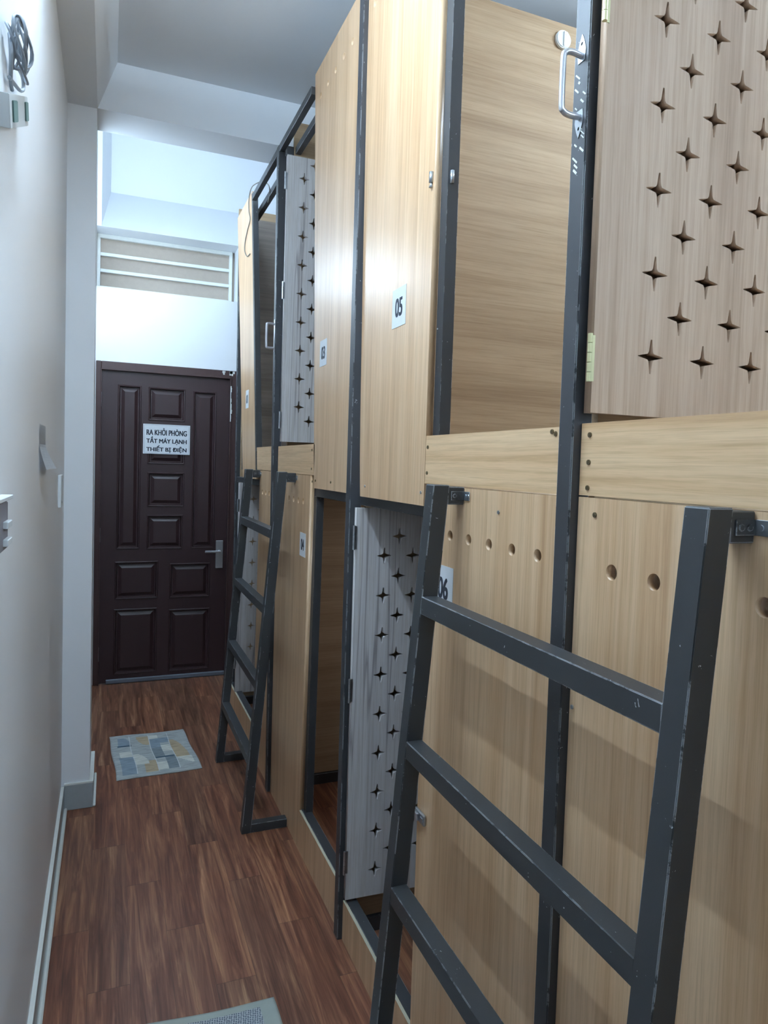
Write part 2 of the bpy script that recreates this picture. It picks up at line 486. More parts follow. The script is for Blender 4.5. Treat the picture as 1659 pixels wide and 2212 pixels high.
add_box(bm, -.048, .823, yf+.02, yf+.045, .008, 2.202)
bmesh.ops.remove_doubles(bm, verts=bm.verts[:], dist=1e-5)
leaf = finish('door_leaf', bm, M_maroon, dr)
bm = bmesh.new(); add_box(bm, .745, .797, 5.177, 5.186, .806, 1.012, .002)
add_cyl(bm, (.771, 5.165, .932), (0, 1, 0), .010, .03)
add_box(bm, .664, .778, 5.146, 5.158, .924, .940, .003)
add_cyl(bm, (.771, 5.176, .86), (0, 1, 0), .011, .006)
finish('door_handle', bm, M_chrome, leaf)
for z in (2.0, 1.06, .22):
    bm = bmesh.new(); add_cyl(bm, (-.051, 5.168, z), (0, 0, 1), .005, .10)
    finish('hinge', bm, M_zinc, leaf)
bm = bmesh.new(); add_box(bm, .0, .823, 5.165, 5.184, .004, .034, .004)
finish('draft_strip', bm, M_sweep, leaf)
# plaster smears on the frame
bm = bmesh.new()
zz = 2.15
while zz > 1.90:
    wdt = random.uniform(.004, .014); h = random.uniform(.012, .03)
    add_box(bm, .826, .826+wdt, 5.1595, 5.162, zz-h, zz, .0008); zz -= h*.9
for k in range(9):
    x = random.uniform(.76, .86); add_box(bm, x, x+random.uniform(.005, .02), 5.1685, 5.1702, 2.245-random.uniform(0, .02), 2.258, .0005)
finish('plaster_smear', bm, M_white_paint, dr)

# notice on the door
sg = empty('notice_sign', (.385, 5.178, 1.64), 'white laminated notice with three lines of Vietnamese capitals on the dark door', 'sign')
bm = bmesh.new(); add_box(bm, .226, .546, 5.1752, 5.1778, 1.636, 1.846, .0005)
sh = finish('sheet', bm, M_paper, sg)
bm = bmesh.new()
for (a0, a1, c0, c1) in ((.233, .539, 1.641, 1.6425), (.233, .539, 1.8385, 1.84), (.233, .2345, 1.641, 1.84), (.5375, .539, 1.641, 1.84)):
    add_box(bm, a0, a1, 5.1749, 5.1752, c0, c1)
finish('border_line', bm, M_wire, sg)
tw = lambda u, v, d: (u, 5.1752-d*.6, v)
text_obj('lettering', [('RA KHỎI PHÒNG', .04, .0016, .386, 1.790+.004, .276, .052),
                       ('TẮT MÁY LẠNH', .04, .0016, .386, 1.732, .276, .056),
                       ('THIẾT BỊ ĐIỆN', .04, .0016, .386, 1.672, .276, .052)], tw, sg, M_ink)

# ------------------------------------------------------------------ vent above the door
vt = empty('window_1', (.39, 5.37, 2.79), 'white barred vent with beige backing above the dark door', 'window')
vt['kind'] = 'structure'; del vt['category']
bm = bmesh.new()
add_box(bm, -.09, .852, 5.36, 5.385, 3.147, 3.174, .001)
add_box(bm, -.09, .852, 5.36, 5.385, 2.78, 2.812, .001)
add_box(bm, -.09, -.068, 5.36, 5.385, 2.812, 3.147, .001)
add_box(bm, .829, .852, 5.36, 5.385, 2.812, 3.147, .001)
finish('window_frame', bm, M_white_paint, vt)
for z in (3.034, 2.920):
    box('bar', -.068, .829, 5.358, 5.378, z-.0115, z+.0115, M_white_paint, vt, .002)
box('backing_board', -.0915, .8715, 5.386, 5.40, 2.7685, 3.1745, M_vent_board, vt)

# ------------------------------------------------------------------ lamps (wall and beam tubes, then added unseen fill lights)
def tube_or_fill_lamp(p, axis, out, length, power, label, off=.055):
    """p: centre of the housing on its wall, axis: direction of the tube, out: direction away from the wall"""
    t = empty('tube_or_fill_lamp', p, label, 'lamp', None); p = Vector(p); ax = Vector(axis); out = Vector(out)
    up = ax.cross(out)
    bm = bmesh.new(); beam_between(bm, p-ax*length/2+out*.015, p+ax*length/2+out*.015, .03, .04, up, .002); finish('housing', bm, M_white_plastic, t)
    bm = bmesh.new(); add_cyl(bm, p+out*off, ax, .014, length-.06, 16)
    mt, nt, b = new_mat('lit_tube'); b.inputs['Emission Color'].default_value = LAMP_COL+(1,)
    b.inputs['Emission Strength'].default_value = power
    finish('glowing_tube', bm, mt, t, True)
    for k in (-1, 1):
        bm = bmesh.new(); q = p+ax*k*(length/2-.02); beam_between(bm, q+out*.02, q+out*(off+.017), .032, .026, ax, .002); finish('end_socket', bm, M_white_plastic, t)
    return t
E1, E2, E3, E4, E5, E6, E7 = 158.0, 86.0, 82.0, 32.0, 135.0, 8.0, 135.0
tube_or_fill_lamp((XL, 1.40, 3.04), (0, 1, 0), (1, 0, 0), 1.2, E1, 'long white tube lamp high on the left wall beside the nearest bunk', .135)
tube_or_fill_lamp((XL, 4.35, 2.84), (0, 1, 0), (1, 0, 0), 1.2, E2, 'long white tube lamp on the left wall behind the pilaster near the end door')
tube_or_fill_lamp((.3, 3.582, 3.55), (1, 0, 0), (0, 1, 0), .9, E3, 'short tube lamp on the back of the ceiling beam facing the end wall')
tube_or_fill_lamp((.27, YN, 2.75), (1, 0, 0), (0, 1, 0), .85, E4, 'added fill tube on the wall behind the viewer across the corridor')  # unseen tube added to lift the ceiling and the surfaces facing the viewer
tube_or_fill_lamp((1.75, YN, 2.95), (1, 0, 0), (0, 1, 0), 1.2, E5, 'added fill tube on the wall at the near end above the bunks')  # unseen tube added as frontal fill for the brown door and ceiling

pl = tube_or_fill_lamp((.40, .85, 3.12), (0, 1, 0), (0, 0, -1), 1.2, E6, 'added fill tube hanging from the ceiling over the corridor near the viewer')  # unseen pendant added to fill the left wall and ceiling
p2 = tube_or_fill_lamp((1.9, 1.3, 3.22), (0, 1, 0), (0, 0, -1), 1.2, E7, 'added fill tube hanging from the ceiling over the nearest bunks')  # unseen pendant added to brighten the ceiling and upper bunk interiors
for yy in (.85, 1.75):
    bm = bmesh.new(); add_cyl(bm, (1.9, yy, (3.21+ZC)/2), (0, 0, 1), .003, ZC-3.21, 8); finish('fill_lamp_rod', bm, M_white_plastic, p2)
bl = empty('bunk_fill_light', (1.45, 2.65, 1.45), 'small added fill light on the ceiling inside bunk 04', 'lamp')  # unseen light added to brighten the partition in the lower opening
bm = bmesh.new(); add_cyl(bm, (1.45, 2.65, 1.49), (0, 0, 1), .07, .028, 28); finish('housing', bm, M_white_plastic, bl)
bm = bmesh.new(); add_cyl(bm, (1.45, 2.65, 1.472), (0, 0, 1), .055, .008, 28)
mt, nt, b = new_mat('lit_disc'); b.inputs['Emission Color'].default_value = (.85, .92, 1, 1); b.inputs['Emission Strength'].default_value = 45
finish('glowing_disc', bm, mt, bl)
for yy in (.4, 1.3):
    bm = bmesh.new(); add_cyl(bm, (.40, yy, (3.11+ZC)/2), (0, 0, 1), .003, ZC-3.11, 8); finish('fill_lamp_rod', bm, M_white_plastic, pl)

# ------------------------------------------------------------------ bunks
XF, XP, TP = .733, .750, .018          # post front, panel front, board thickness
ZTOP = 3.152
def panel(name, yn0, yf0, yn1, yf1, z0, z1, mat, parent, holes=(), hr=.013):
    """board in the front plane: near/far y at bottom (yn0,yf0) and at top (yn1,yf1)"""
    out = [(yn0, z0), (yf0, z0), (yf1, z1), (yn1, z1)]
    hs = [[(y+hr*math.cos(a), z+hr*math.sin(a)) for a in [2*math.pi*k/20 for k in range(20)]] for y, z in holes]
    return plate_with_holes(name, out, hs, TP, lambda u, v, d: (XP+d, u, v), mat, parent)
def post(y, parent, lean=0, z1=3.106, mat=None, x0=XF, w=.04, dp=.04):
    bm = bmesh.new()
    pts = []
    for z, dy in ((0, 0), (z1, lean)):
        pts += [(x0, y-w+dy, z), (x0+dp, y-w+dy, z), (x0+dp, y+dy, z), (x0, y+dy, z)]
    v, f = hexa(bm, pts)
    es = set()
    for q in f: es.update(q.edges)
    bmesh.ops.bevel(bm, geom=list(es), offset=.002, segments=2, affect='EDGES')
    return finish('post', bm, mat or M_steel_worn, parent)
def star(cx, cz, w=.0275, h=.0265, t=.0045, t2=.004):
    """four pointed slot: lens shaped horizontal arms and narrower vertical arms"""
    q = [(t2, t*1.0), (w*.45, t*.78), (w*.75, t*.45), (w, t*.12)]
    up = [(t2*.30, h), (t2*.62, h*.6), (t2*.9, h*.3)]
    pts = []
    pts += [(x, z) for x, z in reversed(q[1:])][::-1][::-1]
    first = [(w, t*.12), (w*.75, t*.45), (w*.45, t*.80), (t2*1.5, t*1.05)] + [(t2*1.0, h*.30), (t2*.72, h*.6), (t2*.32, h)]
    quad = list(first)
    full = quad + [(-x, z) for x, z in reversed(quad)] + [(-x, -z) for x, z in quad] + [(x, -z) for x, z in reversed(quad)]
    return [(cx+x, cz+z) for x, z in full]
def lattice_door(parent, y, x1, z0, z1, mains, offs, mat, hinges, ss=1.0, x0=.750, tilt=0.0, hx=.743, hm=None):
    holes = [star(x, z, .0255*ss, .0270*ss, (.0056 if ss == 1 else .0044)*ss, (.0050 if ss == 1 else .0042)*ss) for x, z in mains+offs if x0+.03 < x < x1-.03 and z0+.03 < z < z1-.03]
    d = plate_with_holes('lattice_door', [(x0, z0), (x1, z0), (x1, z1), (x0, z1)], holes, TP,
                         lambda u, v, dd: (u, y+dd-tilt*(u-x0), v), mat, parent)
    for z in hinges:
        bm = bmesh.new()
        for k in range(5): add_cyl(bm, (hx, y-.004, z-.032+.016*k), (0, 0, 1), .0042, .0150, 10)
        add_box(bm, hx, hx+.012, y-.0015, y-.0003, z-.038, z+.038)
        finish('hinge', bm, hm or M_zinc, d)
    return d
def num_plate(parent, yc, zc, w, h, txt, folded=False):
    bm = bmesh.new(); add_box(bm, XP-.0012, XP-.0002, yc-w/2, yc+w/2, zc-h/2, zc+h/2)
    p = finish('number_card', bm, M_paper, parent)
    text_obj('digits', [(txt, .05, .0019, 0, 0, w*.54, h*.48)], lambda u, v, d: (XP-.0012-d*.6, yc-u, zc+v), p, M_ink)
    return p
def screws(parent, pts, mat=None, r=.0045):
    for y, z in pts:
        bm = bmesh.new(); add_cyl(bm, (XP-.0008, y, z), (1, 0, 0), r, .0026, 14)
        add_box(bm, XP-.0028, XP-.0018, y-r*.6, y+r*.6, z-r*.12, z+r*.12, 0); add_box(bm, XP-.0028, XP-.0018, y-r*.12, y+r*.12, z-r*.6, z+r*.6, 0)
        finish('screw', bm, mat or M_rust, parent)
def kick(parent, y0, y1, z1, mat):
    k = box('kick_board', XP, XP+TP, y0, y1, 0, z1, [mat], parent)
    box('board_edging', XP-.0003, XP+TP, y0, y1, z1, z1+.0012, M_edge, parent)
    box('sill_angle', XP+.008, XP+.044, y0, y1, z1+.0013, z1+.0045, M_steel_worn, parent, .001)
def jamb(parent, y, z0, z1, lean=0, x0=XP+TP):
    bm = bmesh.new()
    hexa(bm, [(x0+i*.03, y+j*.036+k*lean, z0 if k == 0 else z1) for k in (0, 1) for i, j in ((0, 0), (1, 0), (1, 1), (0, 1))])
    finish('door_jamb', bm, M_steel, parent)
def bay(parent, yn, yf, part_y, op, curtain=True, px=.795):
    """steel and boards shared by each bay between y yn (near) and yf (far)"""
    box('top_rail', .735, .762, op[0], op[1], 3.074, 3.106, M_steel, parent, .0015)
    if curtain:
        box('curtain_rail', .80, .828, yn, yf, 3.052, 3.084, M_steel_worn, parent, .0015)
        box('rail_bracket', .76, .828, yf-.035, yf-.005, 3.048, 3.086, M_steel, parent, .001)
    box('partition', px, 2.70, part_y-.009, part_y+.009, .055, 3.20, M_part, parent)
    box('partition_foot', .812, 2.70, part_y-.02, part_y+.02, .0, .052, M_steel, parent, .001)
    box('bed_platform', .80, 2.70, yn, yf-.03, 1.505, 1.545, M_part, parent)
    box('platform_beam', XP+TP+.002, .80, yn, yf, 1.47, 1.503, M_steel, parent, .0015)
    box('platform_bracket', .80, 2.6, yn+.10, yn+.135, 1.475, 1.504, M_steel, parent, .001)

G = 'steel framed capsule bunks along the right side'
# ---- bay A (farthest): 01 above, 02 below
A = empty('capsule_bunk', (.75, 3.8, 0), 'farthest capsule bunk, beside the dark door with card 01 and a thin cable hanging down', 'bunk bed', G)
post(4.53, A, .08, 3.1, x0=.7685)
bay(A, 3.356, 4.49, 4.515, (3.357, 3.99))
box('partition_top', .752, .794, 4.506, 4.524, 3.10, 3.20, M_part, A)
box('partition_shade', .80, 2.68, 4.492, 4.505, 1.55, 3.145, M_part_shade, A)  # added sheet carrying the shade inside this bay as a darker colour
a01 = panel('front_panel', 3.760, 4.165, 4.066, 4.545, 1.507, 3.155, M_oak[0], A)
# cut corner of panel 01: far top corner slopes down
num_plate(A, 4.075, 1.965, .085, .105, '01')
jamb(A, 3.742, 1.55, 3.14, .297, XP-.001)
panel('guard_board', 3.333, 3.788, 3.333, 3.788, 1.559, 1.68, M_oak_h[0], A)
panel('lower_panel', 3.333, 3.70, 3.333, 3.665, 0, 1.556, M_oak[1], A, [(y, 1.445) for y in (3.59, 3.51, 3.43)])
kick(A, 3.70, 4.48, .16, M_oak[1])
lattice_door(A, 4.285, 1.28, .155, 1.47, [(.842+.102*i, 1.369-.1325*j) for i in range(5) for j in range(10)], [(.893+.102*i, 1.303-.1325*j) for i in range(5) for j in range(9)], M_door_grey, (1.33, .35))
screws(A, [(3.76, 1.655), (3.76, 1.58)])
# ---- bay B: 03 above, 04 below
B = empty('capsule_bunk', (.75, 2.7, 0), 'capsule bunk second from the dark door, with cards 03 and 04', 'bunk bed', G)
post(3.29, B, .065)
bay(B, 2.18, 3.30, 3.27, (2.757, 3.31))
panel('front_panel', 2.180, 2.622, 2.180, 2.755, 1.505, 3.152, M_oak[2], B, [(2.29+.0945*i, 3.03) for i in range(5)], .012)
num_plate(B, 2.538, 2.02, .088, .098, '03')
panel('guard_board', 2.624, 3.249, 2.624, 3.249, 1.556, 1.678, M_oak_h[1], B)
panel('lower_panel', 2.715, 3.249, 2.672, 3.249, 0, 1.553, M_oak[3], B, [(2.775+.080*i, 1.444) for i in range(4)])
num_plate(B, 2.765, 1.265, .088, .098, '04')
jamb(B, 2.682, .0, 1.47, -.044)
kick(B, 2.180, 2.714, .166, M_oak[3])
lattice_door(B, 3.205, 1.29, 1.70, 3.02, [(.833+.102*i, 1.866+.1322*j) for i in range(5) for j in range(9)], [(.884+.102*i, 1.800+.1322*j) for i in range(5) for j in range(10)], M_door_grey, (2.9, 2.40, 1.80), hx=.741)
bm = bmesh.new(); pth = smooth_path([(.731, 3.31, 2.262), (.700, 3.31, 2.262), (.694, 3.31, 2.25), (.694, 3.31, 2.16), (.700, 3.31, 2.148), (.731, 3.31, 2.148)], 5); add_tube(bm, pth, .006, 10)
add_box(bm, .7305, .7328, 3.30, 3.32, 2.13, 2.285, .0005)
finish('pull_handle', bm, M_chrome, B, True)
screws(B, [(2.66, 1.655), (2.66, 1.58), (2.645, 1.53), (2.60, 1.535), (2.40, 1.535)])
# ---- bay C: 05 above, 06 below
Cc = empty('capsule_bunk', (.75, 1.6, 0), 'capsule bunk with card 05 above and card 06 below', 'bunk bed', G)
post(2.175, Cc)
bay(Cc, 1.022, 2.135, 2.158, (1.022, 1.60))
bm = bmesh.new()          # panel 05 slightly bowed at its far edge
rows = 14
def far05(z): t = (z-1.5)/1.65; return 2.083+.052*min(1, t*1.25)**.6
outl = [(1.602, 1.501)]+[(far05(1.501+1.651*k/rows), 1.501+1.651*k/rows) for k in range(rows+1)]+[(1.602, 3.152)]
plate_with_holes('front_panel', outl, [[(1.70+.0945*i+.012*math.cos(a), 3.03+.012*math.sin(a)) for a in [2*math.pi*k/18 for k in range(18)]] for i in range(5)], TP, lambda u, v, d: (XP+d, u, v), M_oak[4], Cc)
bm.free()
num_plate(Cc, 1.806, 2.045, .096, .108, '05')
panel('guard_board', 1.022, 1.600, 1.022, 1.600, 1.559, 1.68, M_oak_h[2], Cc)
panel('lower_panel', 1.022, 1.577, 1.022, 1.577, 0, 1.556, M_oak[5], Cc, [(1.449-.0895*i, 1.441) for i in range(5)], .0125)
num_plate(Cc, 1.474, 1.312, .098, .108, '06')
jamb(Cc, 1.563, 1.55, 3.14)
jamb(Cc, 1.585, 0, .10)
kick(Cc, 1.578, 2.134, .135, M_oak[5])
lattice_door(Cc, 2.112, 1.29, .150, 1.462, [(.851+.102*i, .24+.1330*j) for i in range(5) for j in range(9)], [(.903+.102*i, .306+.1328*j) for i in range(5) for j in range(9)], M_door_grey, (1.365, .86, .28), hx=.742, tilt=.04)
# catches on the edge of panel 05 and the jamb
bm = bmesh.new(); add_cyl(bm, (XP-.003, 1.615, 2.33), (0, 0, 1), .006, .026, 12); add_cyl(bm, (XP-.003, 1.615, 2.312), (0, 0, 1), .006, .014, 12, 0.0005)
finish('door_catch', bm, M_zinc, Cc, True)
bm = bmesh.new(); add_cyl(bm, (.776, 1.556, 2.315), (0, 0, 1), .005, .03, 12); finish('door_catch', bm, M_zinc, Cc, True)
# hasp on lower panel 06
bm = bmesh.new()
add_box(bm, XP-.008, XP-.0005, 1.522, 1.578, .700, .728, .002)
add_box(bm, XP-.016, XP-.008, 1.548, 1.576, .704, .724, .002)
add_box(bm, XP-.010, XP-.008, 1.526, 1.540, .708, .720, .001)
pth = [(XP-.012, 1.575, .726), (XP-.012, 1.615, .724), (XP-.012, 1.619, .722), (XP-.012, 1.619, .704), (XP-.012, 1.615, .702), (XP-.012, 1.575, .702)]
add_tube(bm, smooth_path(pth, 4), .0016, 8)
finish('door_latch', bm, M_zinc, Cc)
screws(Cc, [(1.587, 1.651), (1.587, 1.586), (1.049, 1.668), (1.060, 1.672)])
screws(Cc, [(1.235, 1.512), (1.62, 1.535), (2.04, 1.535)], M_zinc, .004)
# ---- bay D (nearest): upper star door in brown, lower panel behind the ladder
Dd = empty('capsule_bunk', (.75, .45, 0), 'nearest capsule bunk with a brown star cut door open behind the scuffed post', 'bunk bed', G)
post(1.018, Dd)
post(-.135, Dd)
bay(Dd, -.135, .978, 1.0, (.392, .978))
panel('guard_board', -.133, .976, -.133, .976, 1.561, 1.683, M_oak_h[0], Dd)
panel('lower_panel', .40, .976, .40, .976, 0, 1.558, M_oak[0], Dd, [(.885-.0928*i, 1.441) for i in range(5)], .013)
panel('front_panel', -.133, .39, -.133, .39, 1.505, 3.152, M_oak[3], Dd)
panel('lower_side_panel', -.133, -.10, -.133, -.10, 0, 1.558, M_oak[2], Dd)
kick(Dd, -.10, .40, .135, M_oak[2])
jamb(Dd, .352, 1.55, 3.14)
lattice_door(Dd, .951, 1.30, 1.70, 3.06, [(.869+.1175*i, 1.803+.1415*j) for i in range(5) for j in range(9)], [(.929+.1175*i, 1.874+.1415*j) for i in range(4) for j in range(9)], M_door_brown, (1.79, 2.37), 1.09, x0=.747, hx=.737, hm=M_brass)
bm = bmesh.new()
pth = smooth_path([(.732, .997, 2.30), (.712, .997, 2.302), (.700, .997, 2.298), (.696, .997, 2.286), (.696, .997, 2.215), (.700, .997, 2.203), (.712, .997, 2.199), (.732, .997, 2.20)], 6)
add_tube(bm, pth, .0052, 12)
finish('pull_handle', bm, M_chrome, Dd, True)
for z0, s in ((2.302, 1), (2.198, -1)):
    out = [(-.009, -.012*s), (.009, -.012*s), (.011, .006*s), (.006, .022*s), (0, .034*s), (-.006, .022*s), (-.011, .006*s)]
    if s < 0: out = out[::-1]
    plate_with_holes('handle_plate', [(.997+u, z0+v) for u, v in out], [[(.997+.003*math.cos(a), z0+.018*s+.003*math.sin(a)) for a in [2*math.pi*k/10 for k in range(10)]]], .0012, lambda u, v, d: (.7316+d, u, v), M_zinc, Dd)
# smears of old paint on the post by the handle
bm = bmesh.new()
for k in range(16):
    z = 2.11+.0105*k+random.uniform(-.003, .003); y = .997+random.uniform(-.011, .011); l = random.uniform(.004, .013)
    beam_between(bm, (.7326, y-l/2, z-l*.5), (.7326, y+l/2, z+l*.5), .0007, random.uniform(.0015, .004), Vector((0, 0, 1)), 0)
finish('paint_smear', bm, M_white_paint, Dd)
screws(Dd, [(.953, 1.663), (.953, 1.617), (.953, 1.574), (.931, 1.53)])
screws(Dd, [(.968, 1.194)], M_zinc, .004)

# ------------------------------------------------------------------ ladders
def ladder(yf, wd, label, mat):
    L = empty('bunk_ladder', (.65, yf-wd/2, 0), label, 'ladder', 'steel ladders leaning on the bunks')
    T = .04; xt, xb, zt = .692, .569, 1.562      # centre line x of the rails at top and bottom
    cx = lambda z: xb+(xt-xb)*z/zt
    dz = .003
    for y in (yf-T/2, yf-wd+T/2):
        bm = bmesh.new()
        zb = 0.0
        pts = []
        for z in (0.0, zt):
            x = cx(z)
            pts += [(x-T/2, y-T/2, z), (x+T/2, y-T/2, z), (x+T/2, y+T/2, z), (x-T/2, y+T/2, z)]
        v, f = hexa(bm, pts); es = set()
        for q in f: es.update(q.edges)
        bmesh.ops.bevel(bm, geom=list(es), offset=.0015, segments=2, affect='EDGES')
        finish('side_rail', bm, mat, L)
        box('top_arm', xt+T/2-.004, .7495, y-T/2+.0005, y+T/2-.0005, zt-.044, zt-.004, mat, L, .0015)
        box('floor_foot', xb+T/2-.004, .747, y-T/2+.0005, y+T/2-.0005, 0.0005, .038, mat, L, .0015)
        bm = bmesh.new()      # angle bracket fixing the arm to the bunk
        ya = y-T/2
        add_box(bm, .716, .7470, ya-.002, ya+.0003, zt-.034, zt-.014, .0006, 1)
        add_box(bm, .7475, .7497, ya-.026, ya, zt-.034, zt-.014, .0006)
        for xx in (.724, .738): add_cyl(bm, (xx, ya-.0025, zt-.024), (0, 1, 0), .0042, .0022, 12, mi=1)
        for yy in (ya-.010, ya-.020): add_cyl(bm, (.7470, yy, zt-.024), (1, 0, 0), .0042, .0022, 12)
        finish('angle_bracket', bm, [M_zinc, mat], L)
    for z in (1.312, .986, .656, .326):
        bm = bmesh.new(); x = cx(z-.02)
        add_box(bm, x-T/2+.0006, x+T/2-.0006, yf-wd+T-.002, yf-T+.002, z-.04, z, .0014)
        finish('rung', bm, mat, L)
    return L
M_ladder = steel_mat('scuffed_ladder_steel', srgb(43, 45, 47), 1.2, .44)
ladder(3.69, .79, 'dark steel ladder farther down the corridor, standing between cards 01 and 04', M_ladder)
ladder(1.425, .80, 'nearest dark steel ladder leaning in the foreground over card 06', M_ladder)

# ------------------------------------------------------------------ hook disc inside bunk 05, cable
bm = bmesh.new(); add_cyl(bm, (1.49, 2.143, 3.140), (0, 1, 0), .031, .010, 32); add_cyl(bm, (1.49, 2.137, 3.140), (0, 1, 0), .028, .004, 32)
add_box(bm, 1.487, 1.491, 2.130, 2.136, 3.114, 3.164, .0005); add_cyl(bm, (1.499, 2.1345, 3.160), (0, 1, 0), .006, .002, 12)
tag(finish('wall_hook', bm, M_white_plastic), 'round white hook disc high on the brown partition inside bunk 05', 'hook')
bm = bmesh.new()
pts = [(.80, 3.86, 3.03), (.80, 3.82, 3.06), (.79, 3.80, 3.10), (.78, 3.93, 3.165), (.744, 3.99, 3.16), (.742, 4.08, 3.158), (.744, 4.13, 3.12), (.746, 4.13, 3.06), (.746, 4.09, 3.00), (.746, 4.17, 2.96), (.746, 4.24, 2.91), (.746, 4.24, 2.86), (.746, 4.16, 2.81), (.746, 4.07, 2.80)]
add_tube(bm, smooth_path(pts, 8), .0028, 8)
tag(finish('hanging_cable', bm, M_cable, None, True), 'thin brown cable dangling down the top of the panel of bunk 01', 'cable')

# ------------------------------------------------------------------ things on the left wall
bm = bmesh.new()
rnd = random.Random(3)
for k in range(8):
    cy, cz, r = 1.47+rnd.uniform(-.03, .02), 2.335+rnd.uniform(-.02, .015), rnd.uniform(.04, .070)
    ring = []
    for j in range(26):
        a = 2*math.pi*j/24*1.05+k; ring.append((XL+.012+.006*math.sin(a*2+k)+.003*k, cy+r*math.cos(a)*1.15, cz+r*.5*math.sin(a)))
    add_tube(bm, ring, .0024, 7)
add_tube(bm, smooth_path([(XL+.01, 1.53, 2.34), (XL+.012, 1.60, 2.355), (XL+.012, 1.615, 2.34), (XL+.012, 1.56, 2.31), (XL+.01, 1.48, 2.285), (XL+.01, 1.42, 2.265)], 8), .0035, 7)
add_tube(bm, smooth_path([(XL+.01, 1.42, 2.34), (XL+.015, 1.40, 2.30), (XL+.01, 1.44, 2.27), (XL+.01, 1.46, 2.262)], 8), .0035, 7)
tag(finish('coiled_wire', bm, M_wire, None, True), 'loose coil of grey wire hanging high on the left wall', 'wire')
jb = empty('junction_box', (XL, 1.50, 2.15), 'small white junction box with dark squares under the coiled wire on the left wall', 'junction box')
def slant(name, y0, y1, x0, x1, h, mt):
    zc = lambda y: 2.182+(y-1.36)*.45
    bm = bmesh.new(); beam_between(bm, (XL+(x0+x1)/2, y0, zc(y0)), (XL+(x0+x1)/2, y1, zc(y1)), x1-x0, h, Vector((0, 0, 1)), .001)
    finish(name, bm, mt, jb)
slant('body', 1.33, 1.60, .0005, .022, .052, M_boxgrey)
slant('socket', 1.545, 1.59, .022, .0245, .034, M_green)
slant('socket', 1.36, 1.42, .022, .0245, .034, M_green)
# paper note: upper half stuck, lower half curled away
bm = bmesh.new(); n = 16; prev = None
for k in range(n+1):
    t = k/n; z = 1.688-.128*t; off = .0015 if t < .45 else .0015+.018*((t-.45)/.55)**1.3
    r = [bm.verts.new((XL+off, 2.15+(.0 if t < .4 else .01*(t-.4)), z)), bm.verts.new((XL+off*1.5, 2.345+(0 if t < .4 else .10*(t-.4)), z))]
    if prev: bm.faces.new((prev[0], prev[1], r[1], r[0]))
    prev = r
bmesh.ops.solidify(bm, geom=bm.faces[:], thickness=.0006)
tag(finish('paper_note', bm, M_paper), 'small white paper note curling away from the left wall', 'paper note')
sp = empty('switch_plate', (XL, 3.03, 1.395), 'slim white blank plate with two screws on the left wall just before the pilaster', 'wall plate')
box('plate', XL, XL+.012, 2.96, 3.085, 1.398, 1.526, M_white_plastic, sp, .002)
for z in (1.505, 1.418):
    bm = bmesh.new(); add_cyl(bm, (XL+.0125, 3.0, z), (1, 0, 0), .004, .002, 12); finish('screw', bm, M_wire, sp)
hp = empty('light_switch', (XL, 1.30, 1.42), 'grey panel with white keys at the left edge of the wall', 'light switch')
box('body', XL, XL+.012, 1.16, 1.418, 1.43, 1.515, M_grey_plate, hp, .002)
box('cover_strip', XL, XL+.02, 1.16, 1.422, 1.520, 1.527, M_white_plastic, hp, .001)
for z in (1.476, 1.445):
    bm = bmesh.new(); beam_between(bm, (XL+.014, 1.355, z), (XL+.014, 1.412, z), .012, .012, Vector((0, .0, 1)), .001); finish('switch_key', bm, M_white_plastic, hp)
bm = bmesh.new()
for (y, z) in ((1.41, 1.90), (1.445, 1.925), (1.425, 1.88)): add_box(bm, XL, XL+.0006, y, y+.006, z-.012, z+.012)

bm.free()

# ------------------------------------------------------------------ mats on the floor
def quad_pt(c, u, v):
    """c: far-left, far-right, near-right, near-left"""
    a = c[0].lerp(c[1], u); b = c[3].lerp(c[2], u); return a.lerp(b, v)
def fabric(name, col, stripes=True):
    mt, nt, b = new_mat(name)
    mp = mapping(nt, (14, 210, 1)); n = noise(nt, mp.outputs[0], 1, 3, .6, .3)
    d = tuple(x*.62 for x in col[:3])+(1,)
    r = ramp(nt, [(.36, d), (.56, col)]); nt.links.new(n.outputs[0], r.inputs[0])
    nt.links.new(r.outputs[0], b.inputs['Base Color']); b.inputs['Roughness'].default_value = .95
    b.inputs['Specular IOR Level'].default_value = .1
    bump(nt, n.outputs[0], b, .4, .001)
    return mt
F_base = fabric('mat_pale_weave', srgb(170, 174, 172)); F_blue = fabric('mat_blue_patch', srgb(138, 152, 162)); F_grey = fabric('mat_grey_patch', srgb(128, 138, 142))
F_tan = fabric('mat_tan_patch', srgb(182, 164, 136)); F_cream = fabric('mat_cream_patch', srgb(205, 206, 196)); F_line = fabric('mat_seam_line', srgb(200, 204, 204)); F_dark = fabric('mat_dark_streak', srgb(78, 98, 112))
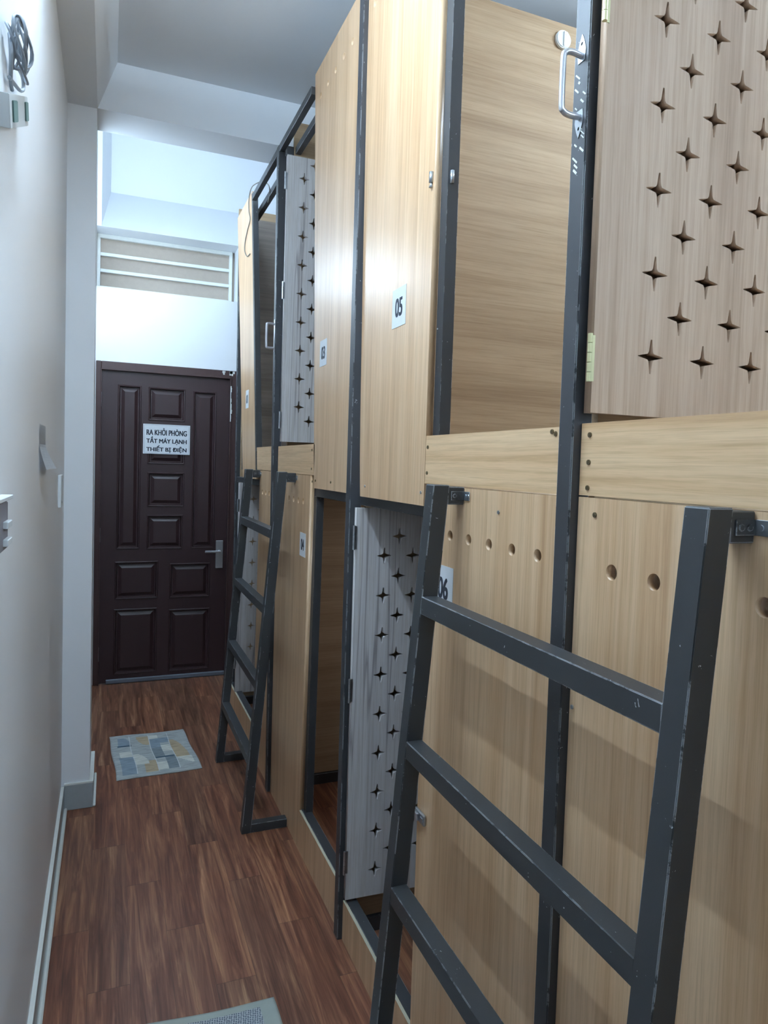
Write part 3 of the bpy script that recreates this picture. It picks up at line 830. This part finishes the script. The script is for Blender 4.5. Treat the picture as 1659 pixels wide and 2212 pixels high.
def woven(name, corners, fn, mats, label, nx=96, ny=64, th=.007, wav=.0015):
    c = [Vector((x, y, 0)) for x, y in corners]
    bm = bmesh.new(); g = []
    for j in range(ny+1):
        row = []
        for i in range(nx+1):
            u, v = i/nx, j/ny; p = quad_pt(c, u, v)
            e = min(u, 1-u, v, 1-v)
            p.x += wav*2*math.sin(v*9+1); p.y += wav*2*math.sin(u*7)
            p.z = th*(.55 if e < .004 else 1)+wav*math.sin(u*8+v*3)*.6
            row.append(bm.verts.new(p))
        g.append(row)
    for j in range(ny):
        for i in range(nx):
            f = bm.faces.new((g[j][i], g[j+1][i], g[j+1][i+1], g[j][i+1])); f.material_index = fn((i+.5)/nx, (j+.5)/ny)
    per = [g[0][i] for i in range(nx+1)]+[g[j][nx] for j in range(1, ny+1)]+[g[ny][i] for i in range(nx-1, -1, -1)]+[g[j][0] for j in range(ny-1, 0, -1)]
    low = [bm.verts.new((v.co.x, v.co.y, .0004)) for v in per]
    for k in range(len(per)):
        bm.faces.new((per[k], per[(k+1) % len(per)], low[(k+1) % len(per)], low[k]))
    bm.faces.new(low)
    o = finish('floor_mat', bm, mats, None, False)
    for p in o.data.polygons: p.use_smooth = True
    return tag(o, label, 'floor mat')
def pat(u, v):
    # 0 base,1 blue,2 grey,3 tan,4 cream,5 line,6 dark
    def R(a, b, c, d): return a < u < b and c < v < d
    if min(u, 1-u) < .06 or min(v, 1-v) < .07: return 0
    if abs(u-.245) < .004 or abs(u-.495) < .004 or abs(u-.745) < .004: return 5
    if R(.09, .235, .10, .28): return 1 if (u-.09)/.15+(.28-v)/.2 < 1.5 else 0
    if R(.08, .26, .28, .31) : return 6
    if R(.09, .235, .43, .56): return 4
    if R(.07, .24, .56, .93): return 1
    if R(.33, .49, .10, .31) and (u-.49)**2/.16**2+(v-.08)**2/.24**2 < 1: return 3
    if R(.25, .42, .52, .75) and (u-.25)**2/.16**2+(v-.74)**2/.24**2 < 1: return 4
    if R(.34, .49, .68, .93): return 3
    if R(.27, .34, .75, .93): return 0
    if R(.50, .61, .08, .17): return 4
    if R(.50, .74, .17, .30) or R(.50, .62, .30, .62): return 1 if v < .4 else 2
    if R(.63, .74, .36, .52): return 4
    if R(.50, .74, .62, .66) : return 6 if v < .66-(u-.5)*.05 else 2
    if R(.50, .61, .75, .92): return 4
    if R(.61, .74, .66, .92): return 2
    if R(.75, .93, .25, .68) and (u-.75)**2/.17**2+(v-.68)**2/.44**2 < 1: return 3
    if R(.75, .95, .68, .85) and v < .70+(u-.75)*.9: return 4
    if R(.75, .95, .72, .9): return 0
    return 0
woven('floor_mat', [(.021, 4.172), (.429, 4.168), (.474, 3.607), (.057, 3.588)], pat, [F_base, F_blue, F_grey, F_tan, F_cream, F_line, F_dark], 'pale patchwork mat with blue and tan shapes on the floor before the dark door')
def dots_mat():
    mt, nt, b = new_mat('mat_dotted_weave')
    mp = mapping(nt, (150, 150, 1), (0, 0, 0), (0, 0, .2)); vo = N(nt, 'ShaderNodeTexVoronoi'); vo.voronoi_dimensions = '2D'; vo.inputs['Randomness'].default_value = .25
    vo.inputs['Scale'].default_value = 1
    nt.links.new(mp.outputs[0], vo.inputs['Vector'])
    r = ramp(nt, [(.30, srgb(92, 100, 112)), (.42, srgb(176, 182, 184))]); nt.links.new(vo.outputs['Distance'], r.inputs[0])
    nt.links.new(r.outputs[0], b.inputs['Base Color']); b.inputs['Roughness'].default_value = .95
    bump(nt, vo.outputs['Distance'], b, .5, .001); return mt
F_border = plain('mat_border_cloth', srgb(170, 178, 170), .95, 0, .1)
woven('floor_mat', [(-.02, 1.985), (.475, 1.955), (.492, 1.38), (-.01, 1.37)], lambda u, v: 1 if .06 < u < .90 and .055 < v < .945 else 0, [F_border, dots_mat()], 'pale bordered mat with grey dots at the bottom edge of the photo', 60, 60)
